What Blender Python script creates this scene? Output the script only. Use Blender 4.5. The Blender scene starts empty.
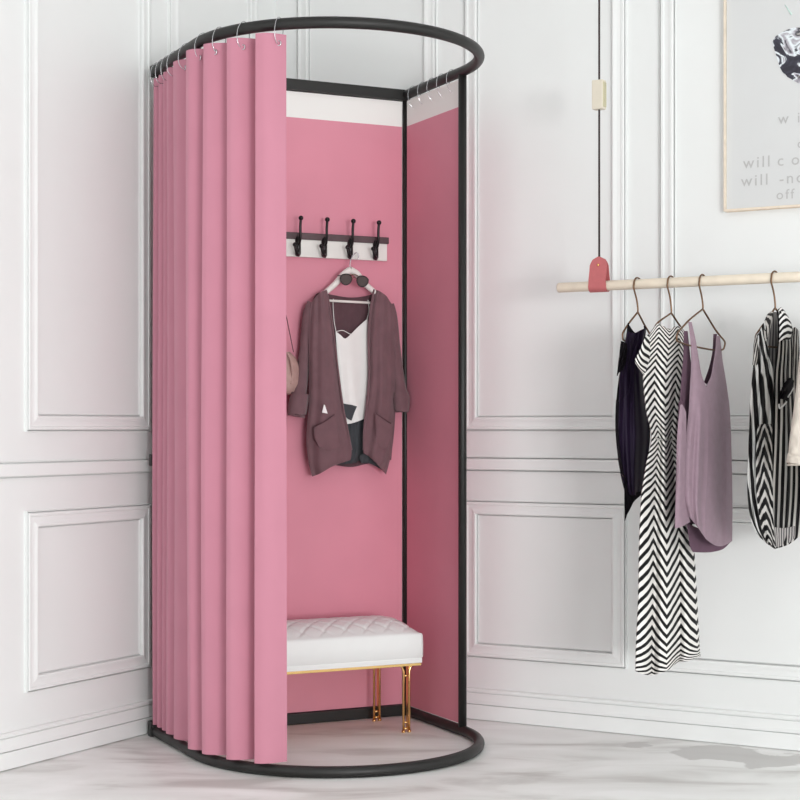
import bpy, bmesh, math, random
from mathutils import Vector, Matrix
random.seed(4)
S = bpy.context.scene
COL = S.collection
sin, cos, pi = math.sin, math.cos, math.pi
V = Vector

# ------------------------------------------------------------------ camera
CAMZ, FP, HY = .915, 1640.0, 427.0
cd = bpy.data.cameras.new('camera'); cam = bpy.data.objects.new('camera', cd); COL.objects.link(cam)
cam.location = (0, 0, CAMZ); cam.rotation_euler = (pi/2, 0, 0)
cd.sensor_width = 36; cd.lens = FP/800*36; cd.shift_y = (HY-400)/800; cd.clip_end = 100
S.camera = cam
# ------------------------------------------------------------------ light
w = bpy.data.worlds.new('sky'); S.world = w; w.use_nodes = True
w.node_tree.nodes['Background'].inputs[0].default_value = (.965, .985, .985, 1)
w.node_tree.nodes['Background'].inputs[1].default_value = 1.3
def area(name, loc, target, size, sy, power, col=(1, 1, 1)):
    l = bpy.data.lights.new(name, 'AREA'); l.shape = 'RECTANGLE'; l.size = size; l.size_y = sy
    l.energy = power; l.color = col
    o = bpy.data.objects.new(name, l); COL.objects.link(o); o.location = loc
    o.rotation_euler = (V(target)-V(loc)).to_track_quat('-Z', 'Y').to_euler()
area('offscreen_key_light', (2.7, -3.6, .85), (-.2, 5.0, .8), 2.0, 1.3, 240, (1, 1, 1))  # area light added out of view at front right, no window behind it
area('overhead_fill', (-.3, 3.1, 2.68), (-.3, 3.3, 0), 2.4, 1.6, 2, (1, 1, 1))  # weak overhead fill, added out of view without any fitting
S.view_settings.view_transform = 'Standard'; S.view_settings.look = 'None'
S.view_settings.gamma = 1; S.view_settings.use_curve_mapping = False
S.view_settings.exposure = 0.12
S.cycles.diffuse_bounces = 8

# ------------------------------------------------------------------ materials
def lin(c):
    return tuple((x/255/12.92 if x/255 <= .04045 else ((x/255+.055)/1.055)**2.4) for x in c)+(1,)
def mat(name, rgb, rough=.6, metal=0, noise=0, nscale=40, bump=0, bscale=200, sheen=0, spec=.4, trans=0):
    m = bpy.data.materials.new(name); m.use_nodes = True; nt = m.node_tree
    b = nt.nodes['Principled BSDF']; c = lin(rgb)
    b.inputs['Base Color'].default_value = c; b.inputs['Roughness'].default_value = rough
    b.inputs['Metallic'].default_value = metal; b.inputs['Sheen Weight'].default_value = sheen
    b.inputs['Specular IOR Level'].default_value = spec
    tc = nt.nodes.new('ShaderNodeTexCoord')
    if noise:
        n = nt.nodes.new('ShaderNodeTexNoise'); n.inputs['Scale'].default_value = nscale
        nt.links.new(tc.outputs['Object'], n.inputs['Vector'])
        r = nt.nodes.new('ShaderNodeValToRGB')
        r.color_ramp.elements[0].position = .3; r.color_ramp.elements[1].position = .7
        r.color_ramp.elements[0].color = tuple(x*(1-noise) for x in c[:3])+(1,)
        r.color_ramp.elements[1].color = tuple(min(1, x*(1+noise)) for x in c[:3])+(1,)
        nt.links.new(n.outputs[0], r.inputs[0]); nt.links.new(r.outputs[0], b.inputs['Base Color'])
    if bump:
        n = nt.nodes.new('ShaderNodeTexNoise'); n.inputs['Scale'].default_value = bscale
        nt.links.new(tc.outputs['Object'], n.inputs['Vector'])
        k = nt.nodes.new('ShaderNodeBump'); k.inputs['Strength'].default_value = bump; k.inputs['Distance'].default_value = .002
        nt.links.new(n.outputs[0], k.inputs['Height']); nt.links.new(k.outputs[0], b.inputs['Normal'])
    return m
M = dict(
    wall=mat('white_paint', (228, 230, 229), .5, noise=.012, nscale=3),
    trim=mat('white_trim_paint', (230, 232, 231), .42, noise=.01, nscale=6),
    black=mat('black_powder_coat', (31, 30, 29), .45, bump=.15, bscale=500),
    steel=mat('polished_steel', (205, 205, 208), .2, 1),
    pink=mat('pink_curtain_fabric', (190, 126, 144), .75, noise=.02, nscale=9, bump=.08, bscale=700, sheen=.15),
    pink_panel=mat('pink_panel_fabric', (214, 141, 158), .75, noise=.03, nscale=5, bump=.08, bscale=700),
    header=mat('white_header_fabric', (233, 232, 229), .7, bump=.05, bscale=500),
    bench=mat('white_leather', (229, 229, 228), .38, noise=.01, nscale=20, bump=.05, bscale=150),
    gold=mat('gold_metal', (236, 196, 132), .2, 1, noise=.04, nscale=30),
    bronze=mat('bronze_wire', (122, 96, 76), .35, 1, noise=.05, nscale=60),
    rackwood=mat('dark_brown_wood', (84, 66, 70), .5, noise=.12, nscale=40),
    rackwhite=mat('white_board_paint', (226, 224, 220), .5, noise=.02, nscale=30),
    hook=mat('black_cast_metal', (28, 24, 26), .35, .3),
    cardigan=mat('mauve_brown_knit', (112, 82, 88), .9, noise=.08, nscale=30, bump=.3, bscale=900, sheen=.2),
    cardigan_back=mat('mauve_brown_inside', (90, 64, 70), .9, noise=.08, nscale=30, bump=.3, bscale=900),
    dark=mat('charcoal_cloth', (62, 64, 68), .85, noise=.1, nscale=40, bump=.2, bscale=600),
    cami=mat('white_silk', (226, 224, 222), .45, noise=.02, nscale=30, sheen=.1),
    hangwhite=mat('white_painted_wood', (228, 222, 218), .45, noise=.03, nscale=40),
    lens=mat('smoked_lens', (66, 50, 48), .08),
    taupe=mat('taupe_leather', (172, 138, 132), .5, noise=.08, nscale=60, bump=.1),
    rod=mat('pale_beech_wood', (226, 214, 196), .5, noise=.05, nscale=25),
    leather=mat('dusty_rose_leather', (180, 98, 100), .55, noise=.05, nscale=60, bump=.1, bscale=300),
    rope=mat('dark_cord', (52, 42, 42), .8),
    block=mat('cream_plastic', (212, 204, 188), .5, noise=.02, nscale=30),
    plum=mat('plum_satin', (32, 21, 42), .55, noise=.12, nscale=8, bump=.1, bscale=60, spec=.15),
    lace=mat('black_lace', (17, 13, 18), .8, noise=.5, nscale=250, bump=.4, bscale=400, spec=.12),
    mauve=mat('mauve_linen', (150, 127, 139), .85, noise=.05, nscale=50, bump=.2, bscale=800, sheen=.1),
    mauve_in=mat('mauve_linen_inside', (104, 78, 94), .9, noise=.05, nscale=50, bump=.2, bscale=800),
    beige=mat('beige_wool', (205, 195, 184), .85, noise=.05, nscale=60, bump=.2, bscale=500, sheen=.1),
    framewood=mat('light_oak_frame', (226, 212, 194), .5, noise=.06, nscale=40),
    paper=mat('print_paper', (206, 207, 207), .45, noise=.004, nscale=8),
    ink=mat('pale_grey_ink', (180, 179, 179), .6),
    ceiling=mat('ceiling_paint', (226, 227, 227), .7, noise=.01, nscale=4),
    tag=mat('white_tag', (240, 236, 236), .5),
)
def mix(nt, a, b, fac, outs=None):
    k = nt.nodes.new('ShaderNodeMix'); k.data_type = 'RGBA'
    for sock, val in ((0, fac), (6, a), (7, b)):
        if isinstance(val, (tuple, float)): k.inputs[sock].default_value = val
        else: nt.links.new(val, k.inputs[sock])
    return k.outputs[2]
def mth(nt, op, a, b=None, c=None):
    n = nt.nodes.new('ShaderNodeMath'); n.operation = op
    for i, v in enumerate((a, b, c)):
        if v is None: continue
        if isinstance(v, (int, float)): n.inputs[i].default_value = v
        else: nt.links.new(v, n.inputs[i])
    return n.outputs[0]
def stripes(name, ca, cb, fu, fv, zig=0, ncol=4, duty=.5, warp=0, rough=.7):
    """stripes along fu*u + fv*v + zig*triangle(u*ncol); UV space of the garment"""
    m = bpy.data.materials.new(name); m.use_nodes = True; nt = m.node_tree; b = nt.nodes['Principled BSDF']
    uv = nt.nodes.new('ShaderNodeUVMap'); sp = nt.nodes.new('ShaderNodeSeparateXYZ'); nt.links.new(uv.outputs[0], sp.inputs[0])
    u, v = sp.outputs[0], sp.outputs[1]
    ph = mth(nt, 'ADD', mth(nt, 'MULTIPLY', u, fu), mth(nt, 'MULTIPLY', v, fv))
    if zig:
        t = mth(nt, 'PINGPONG', mth(nt, 'MULTIPLY', u, ncol*2), 1.0)
        ph = mth(nt, 'ADD', ph, mth(nt, 'MULTIPLY', t, zig))
    if warp:
        n = nt.nodes.new('ShaderNodeTexNoise'); n.inputs['Scale'].default_value = 5; nt.links.new(uv.outputs[0], n.inputs['Vector'])
        ph = mth(nt, 'ADD', ph, mth(nt, 'MULTIPLY', n.outputs[0], warp))
    f = mth(nt, 'FRACT', ph)
    d = mth(nt, 'ABSOLUTE', mth(nt, 'SUBTRACT', f, .5))
    mr = nt.nodes.new('ShaderNodeMapRange'); nt.links.new(d, mr.inputs[0])
    mr.inputs[1].default_value = duty/2-.03; mr.inputs[2].default_value = duty/2+.03
    nt.links.new(mix(nt, lin(ca), lin(cb), mr.outputs[0]), b.inputs['Base Color'])
    b.inputs['Roughness'].default_value = rough; b.inputs['Specular IOR Level'].default_value = .2
    return m
M['herring'] = stripes('herringbone_print', (15, 14, 16), (232, 229, 225), 0, 46, 2.0, 2.1, .48, .6)
M['herring_sleeve'] = stripes('herringbone_sleeve', (15, 14, 16), (232, 229, 225), 2, 7, 0, 1, .5)
M['bl_left'] = stripes('stripe_left', (15, 14, 16), (214, 214, 212), 3.2, -3.6, 0, 1, .58, .5)
M['bl_chev'] = stripes('stripe_chevron', (15, 14, 16), (196, 193, 190), 0, 9, 1.6, 1, .6, .6)
M['bl_right'] = stripes('stripe_right', (15, 14, 16), (200, 197, 193), 6, .6, 0, 1, .6, .3)
M['bl_in'] = stripes('stripe_inside', (84, 80, 82), (176, 172, 170), 9, .2, 0, 1, .5, .2)
M['bl_sh'] = stripes('stripe_shoulder', (15, 14, 16), (226, 224, 222), 1.0, 6, 0, 1, .5, .3)
M['bl_slv'] = stripes('stripe_sleeve', (40, 38, 38), (176, 172, 168), 3, 2, 0, 1, .55, .6)

def floor_mat():
    m = bpy.data.materials.new('polished_concrete'); m.use_nodes = True; nt = m.node_tree; b = nt.nodes['Principled BSDF']
    tc = nt.nodes.new('ShaderNodeTexCoord')
    mp = nt.nodes.new('ShaderNodeMapping'); mp.inputs['Scale'].default_value = (1.2, 3.2, 1); mp.inputs['Rotation'].default_value = (0, 0, .25)
    nt.links.new(tc.outputs['Object'], mp.inputs[0])
    n = nt.nodes.new('ShaderNodeTexNoise'); n.inputs['Scale'].default_value = 1.9; n.inputs['Detail'].default_value = 7
    n.inputs['Distortion'].default_value = .6; nt.links.new(mp.outputs[0], n.inputs['Vector'])
    r = nt.nodes.new('ShaderNodeValToRGB'); cr = r.color_ramp
    cr.elements[0].position = .32; cr.elements[0].color = lin((196, 193, 190))
    cr.elements[1].position = .66; cr.elements[1].color = lin((246, 246, 245))
    e = cr.elements.new(.48); e.color = lin((234, 234, 232))
    nt.links.new(n.outputs[0], r.inputs[0])
    # a darker patch with its own ragged outline beside the right wall
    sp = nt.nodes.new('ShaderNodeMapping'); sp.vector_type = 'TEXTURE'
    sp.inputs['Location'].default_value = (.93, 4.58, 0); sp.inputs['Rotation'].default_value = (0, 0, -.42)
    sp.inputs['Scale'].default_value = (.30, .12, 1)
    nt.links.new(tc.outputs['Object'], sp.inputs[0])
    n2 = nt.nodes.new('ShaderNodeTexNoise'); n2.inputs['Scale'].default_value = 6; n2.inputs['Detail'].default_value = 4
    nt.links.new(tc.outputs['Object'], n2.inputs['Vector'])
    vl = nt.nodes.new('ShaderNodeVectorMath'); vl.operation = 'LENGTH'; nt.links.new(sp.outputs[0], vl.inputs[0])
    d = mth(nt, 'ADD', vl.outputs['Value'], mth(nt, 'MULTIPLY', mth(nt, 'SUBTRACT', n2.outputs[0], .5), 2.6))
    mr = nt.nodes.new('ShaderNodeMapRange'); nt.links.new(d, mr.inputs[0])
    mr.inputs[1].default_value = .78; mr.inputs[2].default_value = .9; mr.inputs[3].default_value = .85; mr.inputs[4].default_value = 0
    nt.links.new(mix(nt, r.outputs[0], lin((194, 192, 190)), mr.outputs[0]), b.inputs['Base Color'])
    b.inputs['Roughness'].default_value = .42
    return m
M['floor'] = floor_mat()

def stone_mat():
    m = bpy.data.materials.new('swirled_ink_paint'); m.use_nodes = True; nt = m.node_tree; b = nt.nodes['Principled BSDF']
    tc = nt.nodes.new('ShaderNodeTexCoord')
    n = nt.nodes.new('ShaderNodeTexNoise'); n.inputs['Scale'].default_value = 13; n.inputs['Detail'].default_value = 5
    n.inputs['Distortion'].default_value = 2.2; nt.links.new(tc.outputs['Object'], n.inputs['Vector'])
    r = nt.nodes.new('ShaderNodeValToRGB'); cr = r.color_ramp; cr.interpolation = 'EASE'
    cr.elements[0].position = .34; cr.elements[0].color = lin((34, 32, 44))
    cr.elements[1].position = .9; cr.elements[1].color = lin((236, 238, 240))
    for p, c in ((.45, (52, 50, 64)), (.5, (226, 232, 236)), (.56, (168, 164, 172)), (.62, (60, 58, 66)), (.68, (224, 220, 214))):
        e = cr.elements.new(p); e.color = lin(c)
    nt.links.new(n.outputs[0], r.inputs[0]); nt.links.new(r.outputs[0], b.inputs['Base Color']); b.inputs['Roughness'].default_value = .5
    return m
M['stone'] = stone_mat()
M['plate'] = mat('olive_grey_plastic', (186, 180, 150), .5)

# ------------------------------------------------------------------ mesh builder
class MB:
    def __init__(s): s.v = []; s.f = []; s.uv = {}; s.sm = []
    def quad_grid(s, pts, closed_u=False, closed_v=False, uv=True, smooth=True):
        """pts[j][i]"""
        nj, ni = len(pts), len(pts[0]); b = len(s.v)
        for r in pts: s.v += [tuple(p) for p in r]
        for j in range(nj if closed_v else nj-1):
            for i in range(ni if closed_u else ni-1):
                a = (j, i); c = (j, (i+1) % ni); d = ((j+1) % nj, (i+1) % ni); e = ((j+1) % nj, i)
                s.f.append([b+q[0]*ni+q[1] for q in (a, c, d, e)]); s.sm.append(smooth)
                s.uv[len(s.f)-1] = [(i/(ni-1), j/(nj-1)), ((i+1)/(ni-1), j/(nj-1)), ((i+1)/(ni-1), (j+1)/(nj-1)), (i/(ni-1), (j+1)/(nj-1))]
    def face(s, idx, smooth=False): s.f.append(list(idx)); s.sm.append(smooth)
    def tube(s, path, r, n=10, closed=False, caps=True):
        P = [V(p) for p in path]; N = len(P); rr = r if isinstance(r, (list, tuple)) else [r]*N
        T = []
        for i in range(N):
            a = P[(i-1) % N] if (closed or i > 0) else P[i]; b = P[(i+1) % N] if (closed or i < N-1) else P[i]
            T.append((b-a).normalized())
        up = V((0, 0, 1)) if abs(T[0].z) < .9 else V((1, 0, 0))
        nx = T[0].cross(up).normalized(); rows = []
        for i in range(N):
            if i: nx = (nx - T[i]*nx.dot(T[i])).normalized()
            ny = T[i].cross(nx)
            rows.append([P[i]+(nx*cos(2*pi*k/n)+ny*sin(2*pi*k/n))*rr[i] for k in range(n)])
        b = len(s.v); s.quad_grid(rows, closed_u=True, closed_v=closed)
        if caps and not closed:
            s.face([b+k for k in range(n)][::-1], False); s.face([b+(N-1)*n+k for k in range(n)], False)
    def box(s, o, a, bx, c):
        """box from corner o along vectors a,bx,c"""
        o, a, bx, c = V(o), V(a), V(bx), V(c); b = len(s.v)
        for k in range(8): s.v.append(tuple(o+a*(k & 1)+bx*((k >> 1) & 1)+c*((k >> 2) & 1)))
        for q in ((0, 2, 3, 1), (4, 5, 7, 6), (0, 1, 5, 4), (2, 6, 7, 3), (0, 4, 6, 2), (1, 3, 7, 5)): s.face([b+i for i in q])
    def sphere(s, c, r, n=12, sc=(1, 1, 1)):
        c = V(c); rows = []
        for j in range(n//2+1):
            t = pi*j/(n//2)
            rows.append([c+V((r*sc[0]*sin(t)*cos(2*pi*i/n), r*sc[1]*sin(t)*sin(2*pi*i/n), r*sc[2]*cos(t))) for i in range(n)])
        s.quad_grid(rows, closed_u=True)
    def cyl(s, a, b, r, n=24): s.tube([a, b], r, n)
    def build(s, name, m, bevel=0, solid=0, merge=True, sub=0):
        me = bpy.data.meshes.new(name); me.from_pydata(s.v, [], s.f)
        uvl = me.uv_layers.new(name='UVMap')
        for p in me.polygons:
            p.use_smooth = s.sm[p.index]
            if p.index in s.uv:
                for li, c in zip(p.loop_indices, s.uv[p.index]): uvl.data[li].uv = c
        bm = bmesh.new(); bm.from_mesh(me)
        if merge: bmesh.ops.remove_doubles(bm, verts=bm.verts, dist=1e-5)
        if bevel:
            es = [e for e in bm.edges if len(e.link_faces) == 2 and e.calc_face_angle(0) > .5]
            bmesh.ops.bevel(bm, geom=es, offset=bevel, segments=2, affect='EDGES', profile=.6)
        if not solid: bmesh.ops.recalc_face_normals(bm, faces=bm.faces)
        bm.to_mesh(me); bm.free()
        me.materials.append(M[m] if isinstance(m, str) else m)
        o = bpy.data.objects.new(name, me); COL.objects.link(o)
        if solid:
            q = o.modifiers.new('solidify', 'SOLIDIFY'); q.thickness = solid; q.offset = 0
            q = o.modifiers.new('edges', 'EDGE_SPLIT'); q.split_angle = math.radians(62)
        if sub:
            q = o.modifiers.new('subsurf', 'SUBSURF'); q.levels = sub; q.render_levels = sub
        return o

def setp(o, label=None, cat=None, group=None, kind=None):
    if label: o['label'] = label
    if cat: o['category'] = cat
    if group: o['group'] = group
    if kind: o['kind'] = kind
    return o
def bounds(objs):
    vs = [o.matrix_world @ v.co for o in objs for v in o.data.vertices]
    return V((min(v.x for v in vs), min(v.y for v in vs), min(v.z for v in vs))), V((max(v.x for v in vs), max(v.y for v in vs), max(v.z for v in vs)))
class Thing:
    """collects world-space parts, then parents them to an Empty at the base of the thing"""
    def __init__(s, name, label, cat, group=None, base=None):
        s.name, s.label, s.cat, s.group, s.base = name, label, cat, group, base; s.parts = []
    def add(s, o, parent=None, label=None):
        if label: o['label'] = label
        s.parts.append((o, parent)); return o
    def finish(s):
        lo, hi = bounds([p for p, _ in s.parts]); base = V(s.base) if s.base else V(((lo.x+hi.x)/2, (lo.y+hi.y)/2, lo.z))
        for o, _ in s.parts: o.data.transform(Matrix.Translation(-base))
        if len(s.parts) == 1:
            r = s.parts[0][0]; r.location = base; r.name = s.name; r.data.name = s.name
        else:
            r = bpy.data.objects.new(s.name, None); COL.objects.link(r); r.location = base; r.empty_display_size = .1
            for o, p in s.parts: o.parent = p or r
        setp(r, s.label, s.cat, s.group); return r
def single(o, label, cat, group=None, base=None):
    t = Thing(o.name, label, cat, group, base); t.add(o); return t.finish()
def struct(o, label=None): o['kind'] = 'structure'; return o
def copy_tree(o, parent=None):
    c = o.copy(); COL.objects.link(c); c.parent = parent
    for ch in list(o.children): copy_tree(ch, c)
    return c

# ------------------------------------------------------------------ planes of the place
def ray(x, y): return V(((x-400)/FP, 1, -(y-HY)/FP))
def hit(x, y, P, n):
    d = ray(x, y); c = V((0, 0, CAMZ)); t = (P-c).dot(n)/d.dot(n); return c+d*t
KC = V((-.4117, 5.489, 0))                         # corner of the baseboard faces
rR = V((.871, -.491, 0)).normalized(); nR = V((-rR.y*-1*-1, 0, 0))
nR = V((-.491, -.871, 0)).normalized()             # into the room from the right wall
lL = V((-.491, -.871, 0)).normalized(); nL = V((.871, -.491, 0)).normalized()
BT = .018
KW = KC - nR*BT - nL*BT                            # corner of the plaster
def sR(x):  # distance along the right wall of picture column x
    p = hit(x, HY, KW, nR); return (p-KW).dot(rR)
def sL(x):
    p = hit(x, HY, KW, nL); return (p-KW).dot(lL)
CEIL = 2.72

# ------------------------------------------------------------------ structure
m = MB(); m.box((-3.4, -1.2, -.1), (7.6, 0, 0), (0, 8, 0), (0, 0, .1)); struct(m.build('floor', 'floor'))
m = MB(); m.box((-3.4, -1.2, CEIL), (7.6, 0, 0), (0, 8, 0), (0, 0, .1)); struct(m.build('ceiling', 'ceiling'))
Z = V((0, 0, 1))
m = MB(); m.box(KW+lL*-.12, lL*4.2, -nL*.12, Z*CEIL); struct(m.build('wall_left', 'wall'))
m = MB(); m.box(KW, rR*3.6, -nR*.12, Z*CEIL); struct(m.build('wall_right', 'wall'))
def extrude_profile(name, K, r, n, s0, s1, prof, mt='trim'):
    """profile of (z, thickness) run along a wall"""
    m = MB(); rows = [[K+r*s+n*t+Z*z for z, t in prof] for s in (s0, s1)]
    m.quad_grid(rows, smooth=False); k = len(prof)
    m.face(range(k)); m.face(list(range(k, 2*k))[::-1]); return struct(m.build(name, mt, merge=False))
base_prof = [(0, 0), (0, .008), (.0028, .008), (.0028, .018), (.046, .018), (.0475, .0175), (.0475, .007), (.0505, .007), (.0505, .0155), (.06, .013), (.078, .0105), (.083, .010),
             (.083, .005), (.0855, .005), (.0855, .0125), (.089, .014), (.095, .014), (.098, .011), (.098, 0)]
rail_prof = [(.7755, 0), (.7755, .009), (.7775, .009), (.7775, 0), (.7815, 0), (.7815, .010), (.784, .012), (.814, .012), (.8165, .010),
             (.8165, 0), (.8205, 0), (.8205, .009), (.8225, .009), (.8225, 0)]
extrude_profile('baseboard_left', KW, lL, nL, .018, 4.0, base_prof)
extrude_profile('baseboard_right', KW, rR, nR, 0, 3.5, base_prof)
extrude_profile('trim_1', KW, lL, nL, .018, 4.0, rail_prof)
extrude_profile('trim_2', KW, rR, nR, 0, 3.5, rail_prof)
panel_prof = [(0, 0), (0, .008), (.0018, .009), (.0018, 0), (.0052, 0), (.0052, .010), (.0075, .0115), (.014, .0115), (.0155, .0095), (.018, .009),
              (.028, .010), (.036, .0125), (.041, .013), (.0435, .0115), (.0435, 0), (.0475, 0), (.0475, .002), (.0490, 0)]
ntr = [2]
def panel(K, r, n, s0, s1, z0, z1):
    m = MB(); cs = [(s0, z0, 1, 1), (s1, z0, -1, 1), (s1, z1, -1, -1), (s0, z1, 1, -1)]
    rows = [[K+r*(s+ds*u)+n*t+Z*(z+dz*u) for u, t in panel_prof] for s, z, ds, dz in cs]
    m.quad_grid(rows, closed_v=True, smooth=False); ntr[0] += 1
    struct(m.build('trim_%d' % ntr[0], 'trim', merge=False))
LA = (sL(149), sL(24.5)); LB = (sL(256), sL(167.5))
RA = (sR(298), sR(437.5)); RB = (sR(465), sR(627)); RC = (sR(660), sR(660)+1.25)
for a, b in (LA, LB, (LA[1]+.16, LA[1]+.16+.75)):
    panel(KW, lL, nL, a, b, .193, .686); panel(KW, lL, nL, a, b, .902, 2.5)
for a, b in (RA, RB, RC):
    panel(KW, rR, nR, a, b, .193, .686); panel(KW, rR, nR, a, b, .902, 2.5)

# ------------------------------------------------------------------ fitting room frame
BC = V((.0165, 5.215, 0)); bu = V((-.901, -.4337, 0)).normalized(); bv = V((.4337, -.901, 0)).normalized()
BW, BL, BH, TR = .824, .389, 1.985, .0155
def B(u, v, z=0): return BC+bu*u+bv*v+Z*z
def upath(z, n=48):
    pts = [B(BW, 0, z), B(BW, BL*.5, z), B(BW, BL, z)]
    c = V((BW/2, BL)); R = BW/2
    for i in range(1, n): a = pi*i/n; pts.append(B(c.x+R*cos(a), c.y+R*sin(a), z))
    pts += [B(0, BL, z), B(0, BL*.5, z), B(0, 0, z)]; return pts
fr = Thing('fitting_room_frame', 'black metal D-shaped fitting room frame with a tall hoop and floor hoop', 'fitting room frame', base=B(BW/2, BL, 0))
m = MB(); m.tube(upath(BH-TR), TR, 14); fr.add(m.build('top_hoop', 'black'))
m = MB(); m.tube(upath(TR), TR, 14); fr.add(m.build('base_hoop', 'black'))
m = MB(); m.box(B(-.012, -.014, BH-.034), bu*(BW+.024), bv*.028, Z*.034); fr.add(m.build('top_crossbar', 'black', bevel=.003))
m = MB(); m.box(B(-.012, -.014, 0), bu*(BW+.024), bv*.028, Z*.034); fr.add(m.build('base_crossbar', 'black', bevel=.003))
for (u, v, a) in ((.002, .004, .0165), (0, BL, .025), (BW-.010, .002, .0165), (BW-.004, BL, .014)):
    m = MB(); m.tube([B(u, v, .016), B(u, v, BH-.018)], a/2, 14); fr.add(m.build('post', 'black'))
m = MB(); m.box(B(BW+.004, -.012, 0), bu*.014, bv*.024, Z*.045); fr.add(m.build('foot_bracket', 'black', bevel=.002))
m = MB(); m.box(B(BW+.004, -.008, .80), bu*.012, bv*.016, Z*.035); fr.add(m.build('joint_bracket', 'black', bevel=.002))
m = MB(); m.sphere(B(.645, .014, BH-.03), .004, 8); fr.add(m.build('screw', 'steel'))
fr.finish()

# liners
def sheet_box(name, mt, u0, v0, u1, v1, z0, z1, th=.003, amp=0):
    m = MB(); a = B(u0, v0); b = B(u1, v1); d = (b-a).normalized(); n = V((-d.y, d.x, 0)); N = 60
    rows = []
    for z in (z0, z1):
        rows.append([a+(b-a)*i/N+n*amp*sin(i*.7)+Z*z for i in range(N+1)])
    m.quad_grid(rows, smooth=False); return m.build(name, mt, solid=th)
ZP = 1.868
zp_at = ZP
lb = Thing('back_liner', 'flat pink cloth liner with white top band across the back of the frame', 'liner curtain')
lb.add(sheet_box('liner_cloth', 'pink_panel', .012, .0, BW-.012, .0, .036, ZP))
lb.add(sheet_box('header_band', 'header', .012, .0, BW-.012, .0, ZP, BH-.037), label='white top band')
lb.finish()
ls = Thing('side_liner', 'flat pink cloth liner with white ringed top band on the right side', 'liner curtain')
ls.add(sheet_box('liner_cloth', 'pink_panel', 0, .016, 0, BL-.014, .034, ZP))
ls.add(sheet_box('header_band', 'header', 0, .016, 0, BL-.014, ZP, BH-.036), label='white top band')

# curtain rings: one wire ring, standing for its copies (local: z up from tube centre, x outward)
def ring_proto():
    m = MB(); n = 30; pts = []
    for i in range(n):
        a = 2*pi*i/n; z = -.0175+.036*cos(a); o = .0215*sin(a)
        pts.append((o+.1*(-z+.018), 0, z))
    m.tube(pts, .0011, 6, closed=True); return m
def place_ring(i, loc, out, label, group, store):
    if store[0] is None:
        o = ring_proto().build('curtain_ring', 'steel'); store[0] = o
    else:
        o = store[0].copy(); COL.objects.link(o)
    o.location = loc; o.rotation_euler = (0, 0, math.atan2(out.y, out.x)+random.uniform(-.25, .25))
    setp(o, label, 'curtain ring', group)
store = [None]
ordn = ['first', 'second', 'third', 'fourth', 'fifth', 'sixth', 'seventh', 'eighth', 'ninth', 'tenth', 'eleventh']

# ---- draped curtain along the left side and the front-left arc
S0 = BL; PHI = math.radians(48.0); S1 = S0+PHI*BW/2
def cpath(s):
    """point on the hoop and outward direction, s from the left rear corner"""
    if s < S0: return B(BW, s), bu.copy()
    a = (s-S0)/(BW/2); return B(BW/2+BW/2*cos(a), BL+BW/2*sin(a)), (bu*cos(a)+bv*sin(a))
# crests of the gathers, measured along the hoop; the gathers widen towards the open edge
CREST = [.020]
def px_of(s):
    p, o = cpath(s); p = p+o*(.016-.012*(1 if s < S0-.03 else 0)); return 400+FP*p.x/p.y
for X in (159.5, 164.5, 170.5, 180, 193.5, 207.5, 230, 259):
    lo, hi = CREST[-1]+.004, S1
    for _ in range(40):
        mid = (lo+hi)/2
        if px_of(mid) < X: lo = mid
        else: hi = mid
    CREST.append(lo+.010)
END = .46
def phase(s):
    if s >= CREST[-1]: return len(CREST)-1+END*(s-CREST[-1])/(S1-CREST[-1])
    if s <= CREST[0]: return (s-CREST[0])/.06
    for i in range(len(CREST)-1):
        if s < CREST[i+1]: return i+(s-CREST[i])/(CREST[i+1]-CREST[i])
def inv_phase(p):
    lo, hi = 0, S1
    for _ in range(40):
        mid = (lo+hi)/2
        if phase(mid) < p: lo = mid
        else: hi = mid
    return (lo-.0)/S1
def sst(a, b, x):
    x = min(1, max(0, (x-a)/(b-a))); return x*x*(3-2*x)
def cur_pt(k, z):
    s = S1*k; f = phase(s); ph = 2*pi*f + .18*sin(3*k*7+z*1.3)
    i = min(int(f), len(CREST)-2) if f > 0 else 0; pit = CREST[i+1]-CREST[i]
    fr_ = max(0, 1-abs(s-S0)/.05)
    A = min(.029, .40*pit)*(1+.12*sin(k*23))*(1+.10*sin(z*2.1+k*9))*(1-.6*fr_)
    ff = (ph/(2*pi)) % 1.0
    d = A*(.85*(1-2*sst(.10, .62, ff)+2*sst(.84, 1.0, ff))+.15*cos(ph))+.022*fr_
    d -= .013*(1-sst(S0-.05, S0+.02, s))
    tg = -min(.010, .12*pit)*cos(ph)
    if s > CREST[-1]: tg *= max(0, 1-(s-CREST[-1])/(S1-CREST[-1]))
    p, o = cpath(min(max(s, 0), S1)); t = V((-o.y, o.x, 0))
    if t.dot(bu) > 0: t = -t
    return p+o*(d+.002)+t*(tg)+Z*z
m = MB(); NK, NZ = 620, 14; rows = []
for j in range(NZ+1):
    z = .037+(1.943-.037)*j/NZ
    rows.append([cur_pt(k/NK, z) for k in range(NK+1)])
m.quad_grid(rows)
ct = Thing('draped_curtain', 'long pink gathered curtain drawn round the left side of the frame', 'curtain')
ct.add(m.build('curtain_cloth', 'pink', solid=.0016))
ks = [inv_phase(len(CREST)-1+.34)]+[inv_phase(len(CREST)-2-j+.28) for j in range(len(CREST)-1)]
def eyelet(p, o, r=.0062):
    m = MB(); t = V((-o.y, o.x, 0)); n = 16
    m.tube([p+t*r*cos(2*pi*i/n)+Z*r*sin(2*pi*i/n) for i in range(n)], .0018, 6, closed=True); return m
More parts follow.
